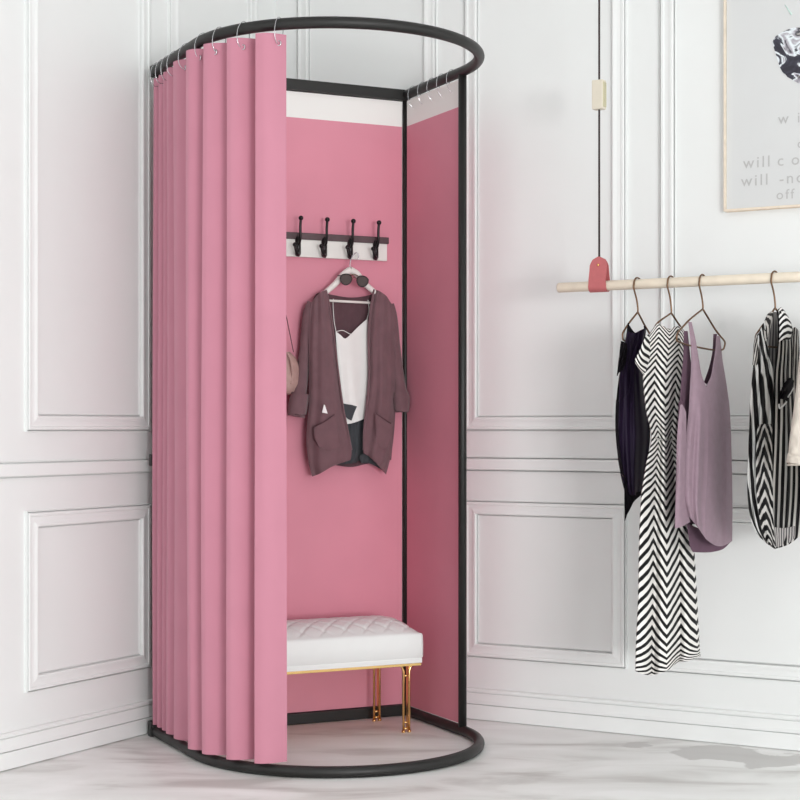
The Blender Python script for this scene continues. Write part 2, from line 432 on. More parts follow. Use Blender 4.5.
for j, k in enumerate(ks):
    z = 1.918; p = cur_pt(k, z); s = S1*k; q, o = cpath(s)
    ct.add(eyelet(p+o*.002, o).build('eyelet', 'steel'))
    place_ring(j, q+Z*(BH-TR)+o*0, o, 'steel wire ring of the gathered curtain, %s counting from its open edge' % ordn[j], 'rings holding the gathered curtain', store)
ct.finish()
for j in range(5):
    v = .06+j*.066
    ls.add(eyelet(B(-.002, v, BH-.069), -bu, .004).build('eyelet', 'steel'))
    place_ring(j, B(0, v, BH-TR), -bu, 'steel wire ring on the right side rail, %s counting from the rear corner post' % ordn[j], 'rings holding the right side liner', store)
ls.finish()

# ------------------------------------------------------------------ bench
bt = Thing('bench', 'low white padded bench with slim gold legs inside the fitting room', 'bench')
U0, U1, V0, V1, ZB, ZT = .09, .70, .03, .30, .206, .298
rows = []; nu_, nv_ = 61, 29
def dome(a, b):
    e = 1-abs(2*b-1)**2.4; e2 = 1-abs(2*a-1)**14
    z = ZT+.042*max(0, e)*max(0, e2)
    # stitched tufts: a diamond grid of shallow creases on the top
    fu_, fv_ = a*9, b*4
    z -= .0045*(math.exp(-((abs(((fu_+fv_) % 1)-.5)-.5)/.07)**2)+math.exp(-((abs(((fu_-fv_) % 1)-.5)-.5)/.07)**2))*(1 if .04 < b < .96 else 0)*min(1, e*2)
    return z
NU, NV = 150, 60
top = [[B(U0+(U1-U0)*i/NU, V0+(V1-V0)*j/NV, dome(i/NU, j/NV)) for i in range(NU+1)] for j in range(NV+1)]
m = MB(); m.quad_grid(top)
per = [(i, 0) for i in range(NU+1)]+[(NU, j) for j in range(1, NV+1)]+[(i, NV) for i in range(NU-1, -1, -1)]+[(0, j) for j in range(NV-1, 0, -1)]
ring0 = [top[j][i] for i, j in per]
def inset(z, off):
    out = []
    for i, j in per:
        u = U0+(U1-U0)*i/NU; v = V0+(V1-V0)*j/NV
        u += off*(-1 if i == NU else (1 if i == 0 else 0)); v += off*(-1 if j == NV else (1 if j == 0 else 0)); out.append(B(u, v, z))
    return out
m.quad_grid([ring0, inset(.292, -.002), inset(.265, -.003), inset(ZB+.022, -.0025), inset(ZB+.0185, .0006), inset(ZB+.016, .0006)], closed_u=True)
cush = bt.add(m.build('cushion', 'bench'))
m = MB(); m.box(B(U0-.001, V0-.001, ZB+.004), bu*(U1-U0+.002), bv*(V1-V0+.002), Z*.0155); bt.add(m.build('seat_base', 'bench', bevel=.002))
m = MB(); m.box(B(U0+.001, V0+.001, ZB-.004), bu*(U1-U0-.002), bv*(V1-V0-.002), Z*.008); bt.add(m.build('seat_frame', 'gold', bevel=.001), label='thin gold metal frame')
for u in (.128, U1-.04):
    for v in (.062, .272):
        m = MB(); g = .0095
        for sgn in (-1, 1):
            m.tube([B(u+sgn*(g+.012), v, ZB-.004), B(u+sgn*(g+.006), v, ZB-.008), B(u+sgn*g, v, ZB-.022), B(u+sgn*g, v, .004)], .0036, 10)
        m.tube([B(u-g, v, ZB-.036), B(u+g, v, ZB-.036)], .0028, 8); m.tube([B(u-g, v, .03), B(u+g, v, .03)], .0028, 8)
        m.tube([B(u-g, v, .012), B(u+g, v, .012)], .0028, 8)
        m.tube([B(u-g, v, 0), B(u-g, v, .006)], .0055, 12); m.tube([B(u+g, v, 0), B(u+g, v, .006)], .0055, 12)
        m.box(B(u-g-.002, v-.018, .004), bu*.004, bv*.018, Z*(ZB-.01))
        bt.add(m.build('leg', 'gold'), label='slim gold double-rod leg')
bt.finish()

# ------------------------------------------------------------------ generic cloth patch
def cr(p0, p1, p2, p3, t):
    return .5*((2*p1)+(p2-p0)*t+(2*p0-5*p1+4*p2-p3)*t*t+(3*p1-p0-3*p2+p3)*t**3)
def spl(pts, n):
    out = []; N = len(pts)-1
    for k in range(n+1):
        x = k/n*N; i = min(int(x), N-1); t = x-i
        out.append(cr(pts[max(i-1, 0)], pts[i], pts[i+1], pts[min(i+2, N)], t))
    return out
def patch(mp, rows, nu, nv, fold=None, tubey=0):
    """rows of (x, y, e) control points on the garment's own plane; fold adds depth; tubey bulges the middle"""
    R = [spl([V(p) for p in (r if len(r[0]) == 3 else [(a, b, 0) for a, b in r])], nu) for r in rows]
    colz = [spl([R[j][i] for j in range(len(R))], nv) for i in range(nu+1)]
    g = []
    for j in range(nv+1):
        row = []
        for i in range(nu+1):
            p = colz[i][j]; s, t = i/nu, j/nv; e = p.z
            if fold: e += fold(s, t)
            if tubey: e += tubey*(max(0, 1-(2*s-1)**2))**.5
            row.append(mp(p.x, p.y, e))
        g.append(row)
    m = MB(); m.quad_grid(g); return m
def limb(mp, spine, n=16, closed_end=True):
    """round-section cloth tube: spine of (x, y, e, halfwidth px, depth m)"""
    P = [list(q) for q in zip(*[ [c.x for c in spl([V((q[k], 0, 0)) for q in spine], 4*(len(spine)-1))] for k in range(5)])]
    rows = []
    for k, (x, y, e, hw, d) in enumerate(P):
        a = P[max(k-1, 0)]; b = P[min(k+1, len(P)-1)]; tx, ty = b[0]-a[0], b[1]-a[1]; L = math.hypot(tx, ty) or 1
        nx, ny = -ty/L, tx/L
        rows.append([mp(x+nx*hw*cos(2*pi*i/n), y+ny*hw*cos(2*pi*i/n), e+d*sin(2*pi*i/n)*(1+.15*sin(3*i+k*.9))) for i in range(n)])
    m = MB(); m.quad_grid(rows, closed_u=True); return m
def bmap(v):
    P = B(0, v); n = bv
    return lambda x, y, e=0: hit(x, y, P+n*e, n)

# ------------------------------------------------------------------ hook rack on the back liner
rk = Thing('hook_rack', 'white wall board with dark top edge and black double hooks', 'hook rack')
m = MB(); m.box(B(.072, .004, 1.438), bu*.46, bv*.014, Z*.056); rk.add(m.build('board', 'rackwhite', bevel=.001))
m = MB(); m.box(B(.068, .004, 1.491), bu*.468, bv*.020, Z*.021); rk.add(m.build('top_rail', 'rackwood', bevel=.002), label='dark wooden top strip')
for u in (.1133, .2008, .2883, .3758, .4633):
    m = MB()
    m.tube([B(u, .018, 1.443), B(u, .021, 1.446), B(u, .021, 1.495), B(u, .018, 1.498)], [.0075, .009, .009, .0075], 12)
    m.tube(spl([B(u, .021, 1.473), B(u+.002, .040, 1.481), B(u+.004, .050, 1.50), B(u+.005, .052, 1.525), B(u+.005, .056, 1.549)], 16), .0042, 10)
    m.sphere(B(u+.005, .057, 1.552), .0078, 12)
    m.tube(spl([B(u, .021, 1.465), B(u+.004, .038, 1.447), B(u+.012, .048, 1.443), B(u+.020, .054, 1.453), B(u+.024, .056, 1.467)], 14), .0045, 10)
    m.sphere(B(u+.024, .056, 1.470), .0075, 12)
    rk.add(m.build('coat_hook', 'hook'))
rk.finish()

# ------------------------------------------------------------------ cardigan group (plane a little in front of the liner)
g0 = bmap(.048)
def ph(x, y, e=0): return g0(x, y, e)
hg = Thing('clothes_hanger', 'white wooden hanger with steel hook on the rack, holding the brown cardigan', 'hanger')
m = MB()
m.tube(spl([ph(350, 273), ph(350, 266), ph(350.5, 261), ph(353, 255.5), ph(356, 252.8), ph(358.5, 255), ph(358, 259)], 22), .0018, 8); hg.add(m.build('hook', 'steel'))
m = MB()
for sg, pts in ((0, [(350, 270), (343, 275), (335, 284), (325, 293), (317, 301)]), (1, [(350, 270), (357, 274), (364, 283), (373, 291), (381, 299)])):
    m.tube(spl([ph(x, y) for x, y in pts], 16), [.0115-.004*i/16 for i in range(17)], 12)
hg.add(m.build('shoulder_bar', 'hangwhite'))
m = MB(); m.tube([ph(326, 300.5), ph(374, 303)], .004, 10); hg.add(m.build('trouser_bar', 'hangwhite'))
hg.finish()

cg = Thing('cardigan', 'long mauve brown open cardigan with turned-up cuffs and pockets hanging in the fitting room', 'cardigan')
fw = lambda a, f, p=0, g=1.0: (lambda s, t: a*sin(2*pi*(f*s+p)+g*t*2)*(.3+.7*t)+a*.5*sin(2*pi*(f*1.9*s+.3)+t*5))
bk = patch(ph, [[(322, 292, -.012), (333, 295, -.02), (350, 297.5, -.022), (366, 296, -.02), (377, 292, -.012)],
                [(313, 302, -.014), (330, 308, -.024), (350, 309, -.026), (370, 308, -.024), (389, 304, -.014)],
                [(311, 360, -.018), (330, 360, -.026), (350, 360, -.028), (372, 360, -.026), (394, 360, -.018)],
                [(308, 420, -.018), (330, 422, -.026), (350, 424, -.028), (372, 424, -.026), (394, 420, -.018)],
                [(310, 466, -.016), (326, 464, -.022), (350, 467, -.022), (366, 464, -.022), (391, 460, -.016)]], 40, 40, fw(.003, 4))
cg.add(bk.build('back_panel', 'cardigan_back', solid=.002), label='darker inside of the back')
lf = patch(ph, [[(311, 303, .004), (316, 297, .012), (322, 291.5, .012), (326.5, 290, .006)],
                [(309.5, 318, .004), (316, 316, .016), (324, 312, .016), (329.5, 306, .008)],
                [(309, 345, .006), (316, 345, .022), (327, 345, .022), (334.5, 342, .010)],
                [(309.5, 375, .006), (317, 376, .026), (329, 376, .026), (338.5, 374, .012)],
                [(309, 405, .006), (318, 406, .028), (332, 406, .028), (342.5, 404, .014)],
                [(306.5, 435, .006), (317, 437, .030), (333, 437, .030), (348, 432, .016)],
                [(308, 458, .004), (318, 462, .028), (335, 460, .028), (351.5, 450, .016)],
                [(312, 476.5, .002), (320, 473.5, .024), (333, 466, .024), (350.5, 460, .014)]], 40, 70, fw(.005, 1.7, .1))
cg.add(lf.build('left_front', 'cardigan', solid=.002))
rf = patch(ph, [[(374, 289.5, .006), (379, 291, .012), (386, 296, .012), (391.5, 304, .004)],
                [(371, 306, .008), (377, 311, .016), (386, 315, .016), (393, 318, .004)],
                [(368.5, 332, .010), (376, 345, .022), (386, 345, .022), (394, 345, .006)],
                [(369, 375, .012), (377, 376, .026), (387, 376, .026), (395.5, 375, .006)],
                [(367, 402, .014), (376, 406, .028), (387, 406, .028), (395.5, 404, .006)],
                [(364, 430, .016), (373, 437, .030), (385, 437, .030), (394, 432, .006)],
                [(363.5, 450, .016), (371, 453, .028), (382, 460, .028), (391, 455, .004)],
                [(364, 453, .014), (371, 458, .024), (379, 466, .024), (386, 474.5, .002)]], 40, 70, fw(.005, 1.7, .6, -1))
cg.add(rf.build('right_front', 'cardigan', solid=.002))
# front edge bands
def band(pts, r, nm, mt='cardigan', mp=ph, n=8):
    m = MB(); m.tube(spl([mp(*p) for p in pts], 6*len(pts)), r, n); return m.build(nm, mt)
cg.add(band([(326, 290, .008), (329.5, 306, .010), (334.5, 342, .012), (338.5, 374, .014), (342.5, 404, .016), (348, 432, .018), (351.5, 450, .018)], .003, 'front_edge'))
cg.add(band([(374, 289.5, .008), (371, 306, .010), (368.5, 332, .012), (369, 375, .014), (367, 402, .016), (364, 430, .018), (363.5, 450, .018)], .003, 'front_edge'))
sl = limb(ph, [(312.5, 302.5, -.006, 5, .010), (309, 316, -.014, 6.6, .020), (305.5, 345, -.016, 5.8, .020), (303, 370, -.012, 6, .022), (300, 390, -.004, 6.8, .024), (298.5, 400, 0, 7.4, .024)])
cg.add(sl.build('sleeve', 'cardigan'))
sl = limb(ph, [(390, 304, -.006, 4, .010), (392.5, 318, -.014, 5, .020), (395.5, 345, -.016, 4.6, .020), (398, 370, -.012, 5.2, .022), (400, 388, -.004, 6.2, .024), (401, 398, 0, 7, .024)])
cg.add(sl.build('sleeve', 'cardigan'))
cg.add(limb(ph, [(300, 393, .01, 8.6, .027), (299, 399, .01, 9.4, .029), (297.5, 408, .01, 9.6, .029), (297, 415, .01, 8.8, .026), (297.5, 413, .01, 6.6, .02)]).build('cuff', 'cardigan'))
cg.add(limb(ph, [(400.5, 392, .006, 7.2, .026), (401.3, 397, .006, 8, .028), (401.6, 404, .006, 8, .028), (401.5, 411.5, .006, 7, .026), (401.3, 409, .006, 5, .018)]).build('cuff', 'cardigan'))
fp = lambda s, t: .003*sin(6*s+3*t)+.005*sin(pi*s)*sin(pi*t)
cg.add(patch(ph, [[(313.5, 427.5, .034), (324, 422, .038), (334.5, 414.5, .036)], [(315, 438, .036), (325, 436, .042), (338, 432, .038)],
                  [(320, 449, .032), (328, 450, .036), (340, 446, .032)]], 14, 14, fp).build('pocket', 'cardigan', solid=.005))
cg.add(patch(ph, [[(375, 413, .036), (382, 417.5, .040), (391.5, 423.5, .030)], [(376, 430, .038), (383, 432, .042), (391.5, 434, .032)],
                  [(376, 444, .034), (381, 448, .038), (386.5, 449, .032)]], 14, 14, fp).build('pocket', 'cardigan', solid=.005))
cg.add(band([(313.5, 427.5, .040), (324, 422, .045), (334.5, 414.5, .042)], .0016, 'pocket_edge', 'cardigan_back'))
cg.add(band([(376, 413.5, .042), (382, 417.5, .046), (391, 423.5, .036)], .0016, 'pocket_edge', 'cardigan_back'))
cg.add(patch(ph, [[(324, 404.5, .043), (324.8, 405, .043)], [(322, 412.5, .043), (327.6, 413.6, .043)]], 4, 4).build('pin_badge', 'tag', solid=.001), label='small white triangular pin')
cg.finish()

cm = Thing('camisole', 'white silk V-neck camisole hanging inside the open brown cardigan', 'camisole')
cm.add(patch(ph, [[(335.5, 331, -.004), (340.5, 335, .0), (345, 338.5, .002), (350, 335, .002), (358, 327, .0), (367.5, 318.5, -.004)],
                  [(336.5, 345, -.004), (341, 346, .0), (346, 347, .002), (352, 347, .002), (359, 345, .0), (369.5, 342, -.004)],
                  [(339, 375, -.004), (344, 375, .0), (349, 375, .002), (354, 375, .002), (361, 375, .0), (370.5, 375, -.004)],
                  [(342, 400, -.004), (346, 401, .0), (351, 401, .002), (357, 400, .002), (363, 400, .0), (371, 398, -.004)],
                  [(346, 424, -.002), (351, 423.5, .0), (356, 422, .002), (360, 420.5, .002), (365, 418.5, .0), (370, 416, -.004)]], 40, 40,
             lambda s, t: .002*sin(14*s)*t).build('silk_body', 'cami', solid=.0012))
cm.add(band([(336, 331.5, -.002), (334, 320, -.004), (333, 303, -.006), (333.5, 299, .0)], .0012, 'strap', 'cami'))
cm.add(band([(367, 319, -.002), (369, 310, -.004), (368, 300, -.002)], .0012, 'strap', 'cami'))
cm.add(band([(336, 331.5, .0), (343, 330.5, .002), (350, 334, .004), (353, 333, .003)], .0012, 'neck_cord', 'cami'))
cm.finish()

sk = Thing('shorts', 'charcoal cloth shorts hanging below the white camisole inside the cardigan', 'shorts')
sk.add(patch(ph, [[(342, 403, .004), (346, 404, .004), (352, 405, .004), (357, 406.5, .006)], [(344, 410, .006), (348, 412, .006), (352, 413, .006), (354.5, 412, .006)],
                  [(346, 417, .006), (348, 419, .006), (350, 420, .006), (351.5, 420.5, .006)]], 12, 12).build('folded_corner', 'dark', solid=.0015))
sk.add(patch(ph, [[(343, 412, -.014), (352, 412, -.012), (360, 412, -.012), (368, 412, -.014)], [(345, 432, -.012), (352, 432, -.008), (359, 432, -.010), (367, 432, -.012)],
                  [(344, 450, -.010), (352, 452, -.002), (359, 452, -.006), (370, 450, -.010)], [(340, 456, -.010), (350, 459, -.002), (358, 461, -.008), (368, 459, -.012), ]], 36, 30,
             lambda s, t: .004*sin(22*s+2*t)*(.3+t)).build('shorts_leg', 'dark', solid=.0015))
sk.add(patch(ph, [[(340, 455, -.006), (352, 452, .002), (357.5, 455, .006)], [(336, 461, -.006), (348, 460, .006), (357, 461, .004)], [(335, 465, -.008), (346, 464, .0), (356, 463, .0)]], 20, 12,
             lambda s, t: .003*sin(16*s+3*t)).build('hem_fold', 'dark', solid=.0015))
sk.add(patch(ph, [[(360, 455, .004), (368, 453, .004), (376, 456, .0)], [(360, 460, .002), (369, 459, .006), (379, 463, .0)], [(362, 463, .0), (371, 464, .0), (382, 470, -.004)]], 20, 12,
             lambda s, t: .003*sin(14*s+3*t+1)).build('hem_fold', 'dark', solid=.0015))
sk.finish()

sg = Thing('sunglasses', 'dark tortoiseshell aviator sunglasses hooked over the white hanger', 'sunglasses')
def lens_pts(cx, cy, rx, ry, tilt, n=28):
    out = []
    for i in range(n):
        a = 2*pi*i/n; x = rx*cos(a); y = ry*sin(a)
        if y < 0: y *= .85
        x *= 1-.12*sin(a)
        out.append((cx+x*cos(tilt)-y*sin(tilt), cy+x*sin(tilt)+y*cos(tilt)))
    return out
for cx, cy, t in ((346, 279, .08), (362.5, 281, .22)):
    P = lens_pts(cx, cy, 5.7, 5.9, t)
    m = MB(); m.tube([ph(x, y, .022) for x, y in P], .0016, 8, closed=True); sg.add(m.build('lens_rim', 'hook'))
    m = MB(); b0 = [ph(x, y, .0225) for x, y in P]; b1 = [ph(x, y, .0215) for x, y in P]
    m.quad_grid([b0, b1], closed_u=True); m.face(range(len(P))); m.face(list(range(len(P), 2*len(P)))[::-1]); sg.add(m.build('lens', 'lens'), label='brown smoked lens')
m = MB(); m.tube(spl([ph(351, 275.5, .022), ph(354, 274.2, .023), ph(358, 276, .022)], 8), .0013, 8); m.tube(spl([ph(351, 279, .022), ph(354.5, 277.4, .024), ph(357.5, 279.5, .022)], 8), .001, 8)
sg.add(m.build('bridge', 'bronze'))
m = MB(); m.tube(spl([ph(340.6, 275.5, .022), ph(338, 275.5, .018), ph(339, 277, -.02), ph(341, 280, -.034)], 12), .0016, 8); sg.add(m.build('temple', 'hook'))
m = MB(); m.tube(spl([ph(367.5, 279, .022), ph(368.5, 280, .016), ph(365, 280, -.02), ph(362, 282, -.034)], 12), .0016, 8); sg.add(m.build('temple', 'hook'))
sg.finish()

g1 = bmap(.045)
hb = Thing('handbag', 'small taupe leather pouch bag on a thin cord beside the cardigan', 'handbag')
hb.add(limb(g1, [(286, 352, 0, 3.5, .012), (287, 361, .0, 10, .022), (288, 374, .0, 11.6, .028), (288, 385, .0, 11.3, .028), (287.5, 392, 0, 8, .02), (287, 394.5, 0, 3, .006)], 20).build('bag_body', 'taupe'))
hb.add(band([(276.5, 368, .03), (279, 356, .032), (284, 352, .032), (289.5, 357, .032), (292, 372, .030), (291, 384, .026)], .003, 'handle', 'taupe', g1))
hb.add(band([(277.5, 252, -.004), (281, 290, .002), (287.5, 322, .006), (293.5, 352, .012)], .0012, 'cord', 'rope', g1))
hb.add(band([(276, 252, -.004), (276, 300, .002), (277, 352, .012)], .0012, 'cord', 'rope', g1))
hb.finish()

# ------------------------------------------------------------------ hanging rail
RP = KC+nR*.30; RZ = 1.3105
def rodp(x):
    p = hit(x, HY, RP, nR); p.z = RZ; return p
rd = MB(); a = rodp(558); b = a+rR*1.35
rd.tube([a, a+rR*.003, b-rR*.003, b], [.0115, .0140, .0140, .0115], 24); rd = rd.build('clothes_rail', 'rod')
single(rd, 'pale wooden clothes rail hanging from a cord on a rose leather loop', 'clothes rail')
sp = Thing('rail_strap', 'dusty rose leather loop holding the left end of the wooden rail', 'strap')
c = rodp(599.2); rows = []; WS = .0255
def wid(z):  # rounded top
    zt = .082; r = WS*.92
    return WS if z < zt-r else max(.002, (max(0, r*r-(z-zt+r)**2))**.5)
prof = []
for i in range(11): z = .082*(1-i/10)**1.0; prof.append((.0035+.012*min(1, (i/8))**1.5, z))
for i in range(1, 10): a_ = pi*i/10; prof.append((.0165*cos(a_), -.0165*sin(a_)))
for i in range(11): z = .082*(i/10); prof.append((-.0035-.012*min(1, ((10-i)/8))**1.5, z))
for o_, z in prof:
    wv = wid(z) if z > 0 else WS+.001
    rows.append([c+nR*o_+rR*(wv*(2*i/8-1))+Z*z for i in range(9)])
m = MB(); m.quad_grid(rows); sp.add(m.build('leather_loop', 'leather', solid=.0026))
m = MB(); m.sphere(c+nR*.0075+Z*.058, .0042, 12); sp.add(m.build('rivet', 'gold'), label='brass rivet')
sp.finish()
m = MB(); m.tube([c+Z*.078, c+Z*(CEIL-RZ)], .0029, 8); rp = m.build('cord', 'rope')
single(rp, 'thin dark cord running up from the rose leather loop to the ceiling', 'cord')
zc = CAMZ+(HY-95)/FP*c.y
q = c+Z*(zc-RZ); ag = Thing('cord_adjuster', 'cream rectangular cord adjuster block halfway up the hanging cord', 'cord adjuster')
d1 = V((.86, -.51, 0)).normalized(); d2 = V((.51, .86, 0)).normalized(); hh = .041
m = MB(); m.box(q-d1*.017-d2*.014-Z*hh, d1*.033, d2*.028, Z*2*hh); ag.add(m.build('block', 'block', bevel=.003))
m = MB(); m.box(q+d1*.0145-d2*.010-Z*(hh-.006), d1*.0035, d2*.021, Z*(2*hh-.012)); ag.add(m.build('side_plate', 'plate', bevel=.002))
ag.finish()

# ------------------------------------------------------------------ garments on the rail
class HPlane:
    def __init__(s, x, a=40):
        s.p = rodp(x); a = math.radians(a); s.D = V((-sin(a), -cos(a), 0)); s.N = V((cos(a), -sin(a), 0))
        if s.N.y > 0: s.N = -s.N
    def __call__(s, x, y, e=0): return hit(x, y, s.p+s.N*e, s.N)
def hanger(hp, x, apex, loop, label, group='wire hangers on the wooden rail', kind='bronze', tip=1):
    t = Thing('wire_hanger', label, 'hanger', group)
    p = hp.p; A = hp(x+.3, apex)
    zt = p.z; R = .0168
    pts = [p+hp.D*-R*1.0*tip+Z*-.006]
    for i in range(9): a_ = pi*i/8; pts.append(p+hp.D*(-R*cos(a_)*tip)+Z*(.001+R*sin(a_)))
    pts += [p+hp.D*(R*1.05*tip)+Z*-.012, p+hp.D*(R*.3*tip)+Z*-.04, V(A)+Z*.012, A]
    m = MB(); m.tube(spl(pts, 60), .0024, 8); t.add(m.build('hook', kind))
    m = MB(); L = [A]+[hp(*q) for q in loop]+[A]; n = len(L)
    out = []
    for i in range(n-1):
        out += [L[i].lerp(L[i+1], k/6) for k in range(6)]
    out.append(L[-1])
    for _ in range(2): out = [out[0]]+[(out[i-1]+out[i]*2+out[i+1])/4 for i in range(1, len(out)-1)]+[out[-1]]
    m.tube(out, .0026, 8); t.add(m.build('shoulder_frame', kind)); return t.finish()
def cloth(mp, rows, nm, mt, nu=30, nv=50, fold=None, tubey=0, th=.0014):
    return patch(mp, rows, nu, nv, fold, tubey).build(nm, mt, solid=th)

# --- 1 plum satin top
h1 = HPlane(637.5, 44)
hanger(h1, 637.5, 312, [(629, 323), (622.5, 333), (623, 341), (650, 346), (653, 339), (645, 326)], 'thin bronze hanger of the dark plum top, leftmost on the rail')
t1 = Thing('satin_top', 'dark plum satin top with black lace trim, leftmost garment on the rail', 'top')
t1.add(cloth(h1, [[(627, 331), (634, 333), (641, 330), (646, 328)], [(624, 350), (630, 352), (638, 352), (643.5, 350)], [(620, 372), (628, 374), (636, 374), (642, 370)],
                  [(619, 395), (628, 397), (637, 398), (645, 396)], [(618, 430), (628, 432), (639, 434), (648.5, 432)], [(620, 465), (629, 466), (638, 468), (646, 466)],
                  [(626, 493), (631, 495), (637, 495), (642, 493)]], 'front', 'plum', 40, 60, lambda s, t: .006*sin(9*s+4*t)+.008*sin(4*s)*t+.003*sin(25*s+t), .014))
t1.add(cloth(h1, [[(629, 325, -.01), (636, 333, -.012), (646, 327, -.01)], [(622, 360, -.012), (632, 360, -.02), (643, 360, -.012)], [(617, 395, -.012), (632, 395, -.02), (647, 395, -.012)],
                  [(616, 430, -.012), (632, 430, -.02), (650, 435, -.012)], [(620, 470, -.01), (632, 475, -.02), (646, 470, -.01)], [(625, 492, -.006), (634, 492, -.01), (643, 494, -.006)]], 'back', 'lace'))
t1.add(cloth(h1, [[(621, 341, .016), (624, 342, .02), (627, 344, .02)], [(619, 358, .016), (622.5, 359, .022), (626, 361, .022)], [(617, 376, .014), (619.5, 372, .02), (622, 371, .02)]], 'cap_sleeve', 'lace', 10, 16,
             lambda s, t: .002*sin(16*s+9*t)))
t1.add(cloth(h1, [[(616, 400, .004), (619, 402, .014)], [(615.5, 430, .004), (618.5, 430, .014)], [(619, 465, .004), (622.5, 468, .014)], [(623.5, 480, .004), (628, 486, .014)], [(624.5, 503, .004), (631, 505, .012)], [(624.8, 521, .004), (627, 514, .01)]],
             'lace_trim', 'lace', 8, 50, lambda s, t: .003*sin(40*t)), label='scalloped black lace trim')
t1.add(cloth(h1, [[(626, 491, .014), (632, 493, .02), (642, 491, .014)], [(627, 498, .014), (632, 499, .02), (641, 495, .014)], [(628, 511, .012), (631, 507, .016), (633, 501, .014)]], 'lace_trim', 'lace', 14, 14), label='scalloped black lace trim')
t1.add(band([(629.5, 334, .014), (630, 350, .022), (631, 375, .026), (628.5, 392, .026), (623, 400, .02)], .0012, 'piping', 'plum', h1))
t1.add(band([(628.5, 323, .006), (627.5, 332, .008), (628, 340, .012)], .0022, 'strap', 'lace', h1))
t1.add(band([(644.5, 326, .006), (645, 332, .008), (643.5, 340, .012)], .0026, 'strap', 'lace', h1))
t1.finish()

# --- 2 herringbone dress
h2 = HPlane(671, 42)
hanger(h2, 671, 313, [(658, 322), (650, 334), (652, 344), (684, 347), (688, 338), (680, 326)], 'thin bronze hanger of the black and white zigzag dress')
t2 = Thing('patterned_dress', 'long sleeveless dress with black and white zigzag print', 'dress')
fd = lambda s, t: .015*sin(2*pi*2.5*s+.6)*(.1+.9*t)+.004*sin(2*pi*5*s+t*3)*t
t2.add(cloth(h2, [[(651, 331), (657, 324), (663, 326), (670, 329), (676, 326), (682, 328), (685, 332)],
                  [(645, 350), (654, 346), (662, 345), (670, 346), (677, 346), (683, 348), (687, 352)],
                  [(643, 375), (651, 374), (659, 374), (667, 374), (674, 374), (681, 375), (687, 377)],
                  [(646, 410), (652, 410), (659, 411), (666, 411), (672, 411), (678, 410), (684, 409)],
                  [(651.5, 437), (656, 438), (661, 438), (666, 438), (670, 438), (675, 438), (680, 436)],
                  [(646, 465), (653, 466), (660, 466), (667, 466), (673, 466), (679, 465), (685, 464)],
                  [(641, 500), (650, 501), (659, 502), (667, 502), (675, 502), (682, 500), (690, 498)],
                  [(639, 550), (649, 552), (658, 552), (668, 552), (677, 552), (686, 550), (694, 548)],
                  [(638, 600), (648, 602), (658, 602), (668, 602), (678, 601), (688, 600), (697, 598)],
                  [(636, 645), (647, 648), (657, 648), (668, 647), (678, 646), (689, 645), (699, 642)],
                  [(635.5, 671), (647, 675), (657, 674), (668, 670), (677, 663), (688, 661), (700.5, 656)]], 'dress_body', 'herring', 110, 120, fd, .02))
t2.add(cloth(h2, [[(650, 334, -.012), (668, 334, -.02), (685, 334, -.012)], [(644, 375, -.012), (666, 375, -.025), (687, 375, -.012)], [(652, 438, -.01), (666, 438, -.02), (680, 438, -.01)],
                  [(641, 500, -.012), (666, 500, -.03), (690, 500, -.012)], [(638, 600, -.012), (667, 600, -.035), (697, 600, -.012)], [(636, 667, -.012), (668, 664, -.035), (700, 654, -.012)]], 'dress_back', 'herring', 40, 60))
t2.add(cloth(h2, [[(649, 334, .012), (646, 336, .016), (644.5, 339, .014)], [(650, 350, .016), (643, 352, .024), (639, 352, .018)], [(649, 366, .012), (641, 366, .022), (635, 361, .016)], [(647, 378, .006), (643, 374, .014), (640, 370, .012)]],
             'sleeve', 'herring_sleeve', 16, 20))
t2.add(band([(651.5, 437, .006), (658, 439, .020), (666, 440, .024), (674, 439, .020), (680, 436, .006)], .0022, 'waist_seam', 'herring', h2))
t2.finish()

# --- 3 mauve tank
h3 = HPlane(702.5, 40)
hanger(h3, 702.5, 309, [(690, 319), (677, 333), (676.5, 341), (687, 345), (712, 350), (723.5, 350), (725.5, 342), (716, 331)], 'thin bronze hanger of the mauve tank top, its bar showing through the neck')
t3 = Thing('tank_top', 'mauve sleeveless scoop-neck top with a curved shirt-tail hem', 'tank top')
fk = lambda s, t: .006*sin(2*pi*1.8*s+1.0)*t+.004*sin(2*pi*3.3*s+t*1.5)
LOUT = [(688.5, 322), (690.3, 340), (691.2, 358), (691, 372), (690.3, 383), (689.8, 393), (688.8, 411), (686, 440), (684, 470), (684.5, 498), (688.5, 516)]
LINN = [(691.5, 322, .001), (695.5, 340, .006), (698.5, 358, .012), (701.8, 376, .018), (706.2, 387, .024), (707, 394, .026), (708, 411, .028), (708, 441, .028), (707, 474, .028), (705, 511, .028), (705.5, 538.5, .026)]
ROUT = [(719.8, 336), (721, 348), (722.5, 361), (724.5, 373), (726, 382), (727.2, 390), (729.5, 409), (731, 440), (731.8, 472), (732.3, 508), (732, 541)]
RINN = [(716.5, 336, .001), (715.6, 348, .006), (713.5, 362, .012), (711, 376, .018), (706.2, 387, .024), (707, 394, .026), (708, 411, .028), (708, 441, .028), (707, 474, .028), (705, 511, .028), (705.5, 538.5, .026)]
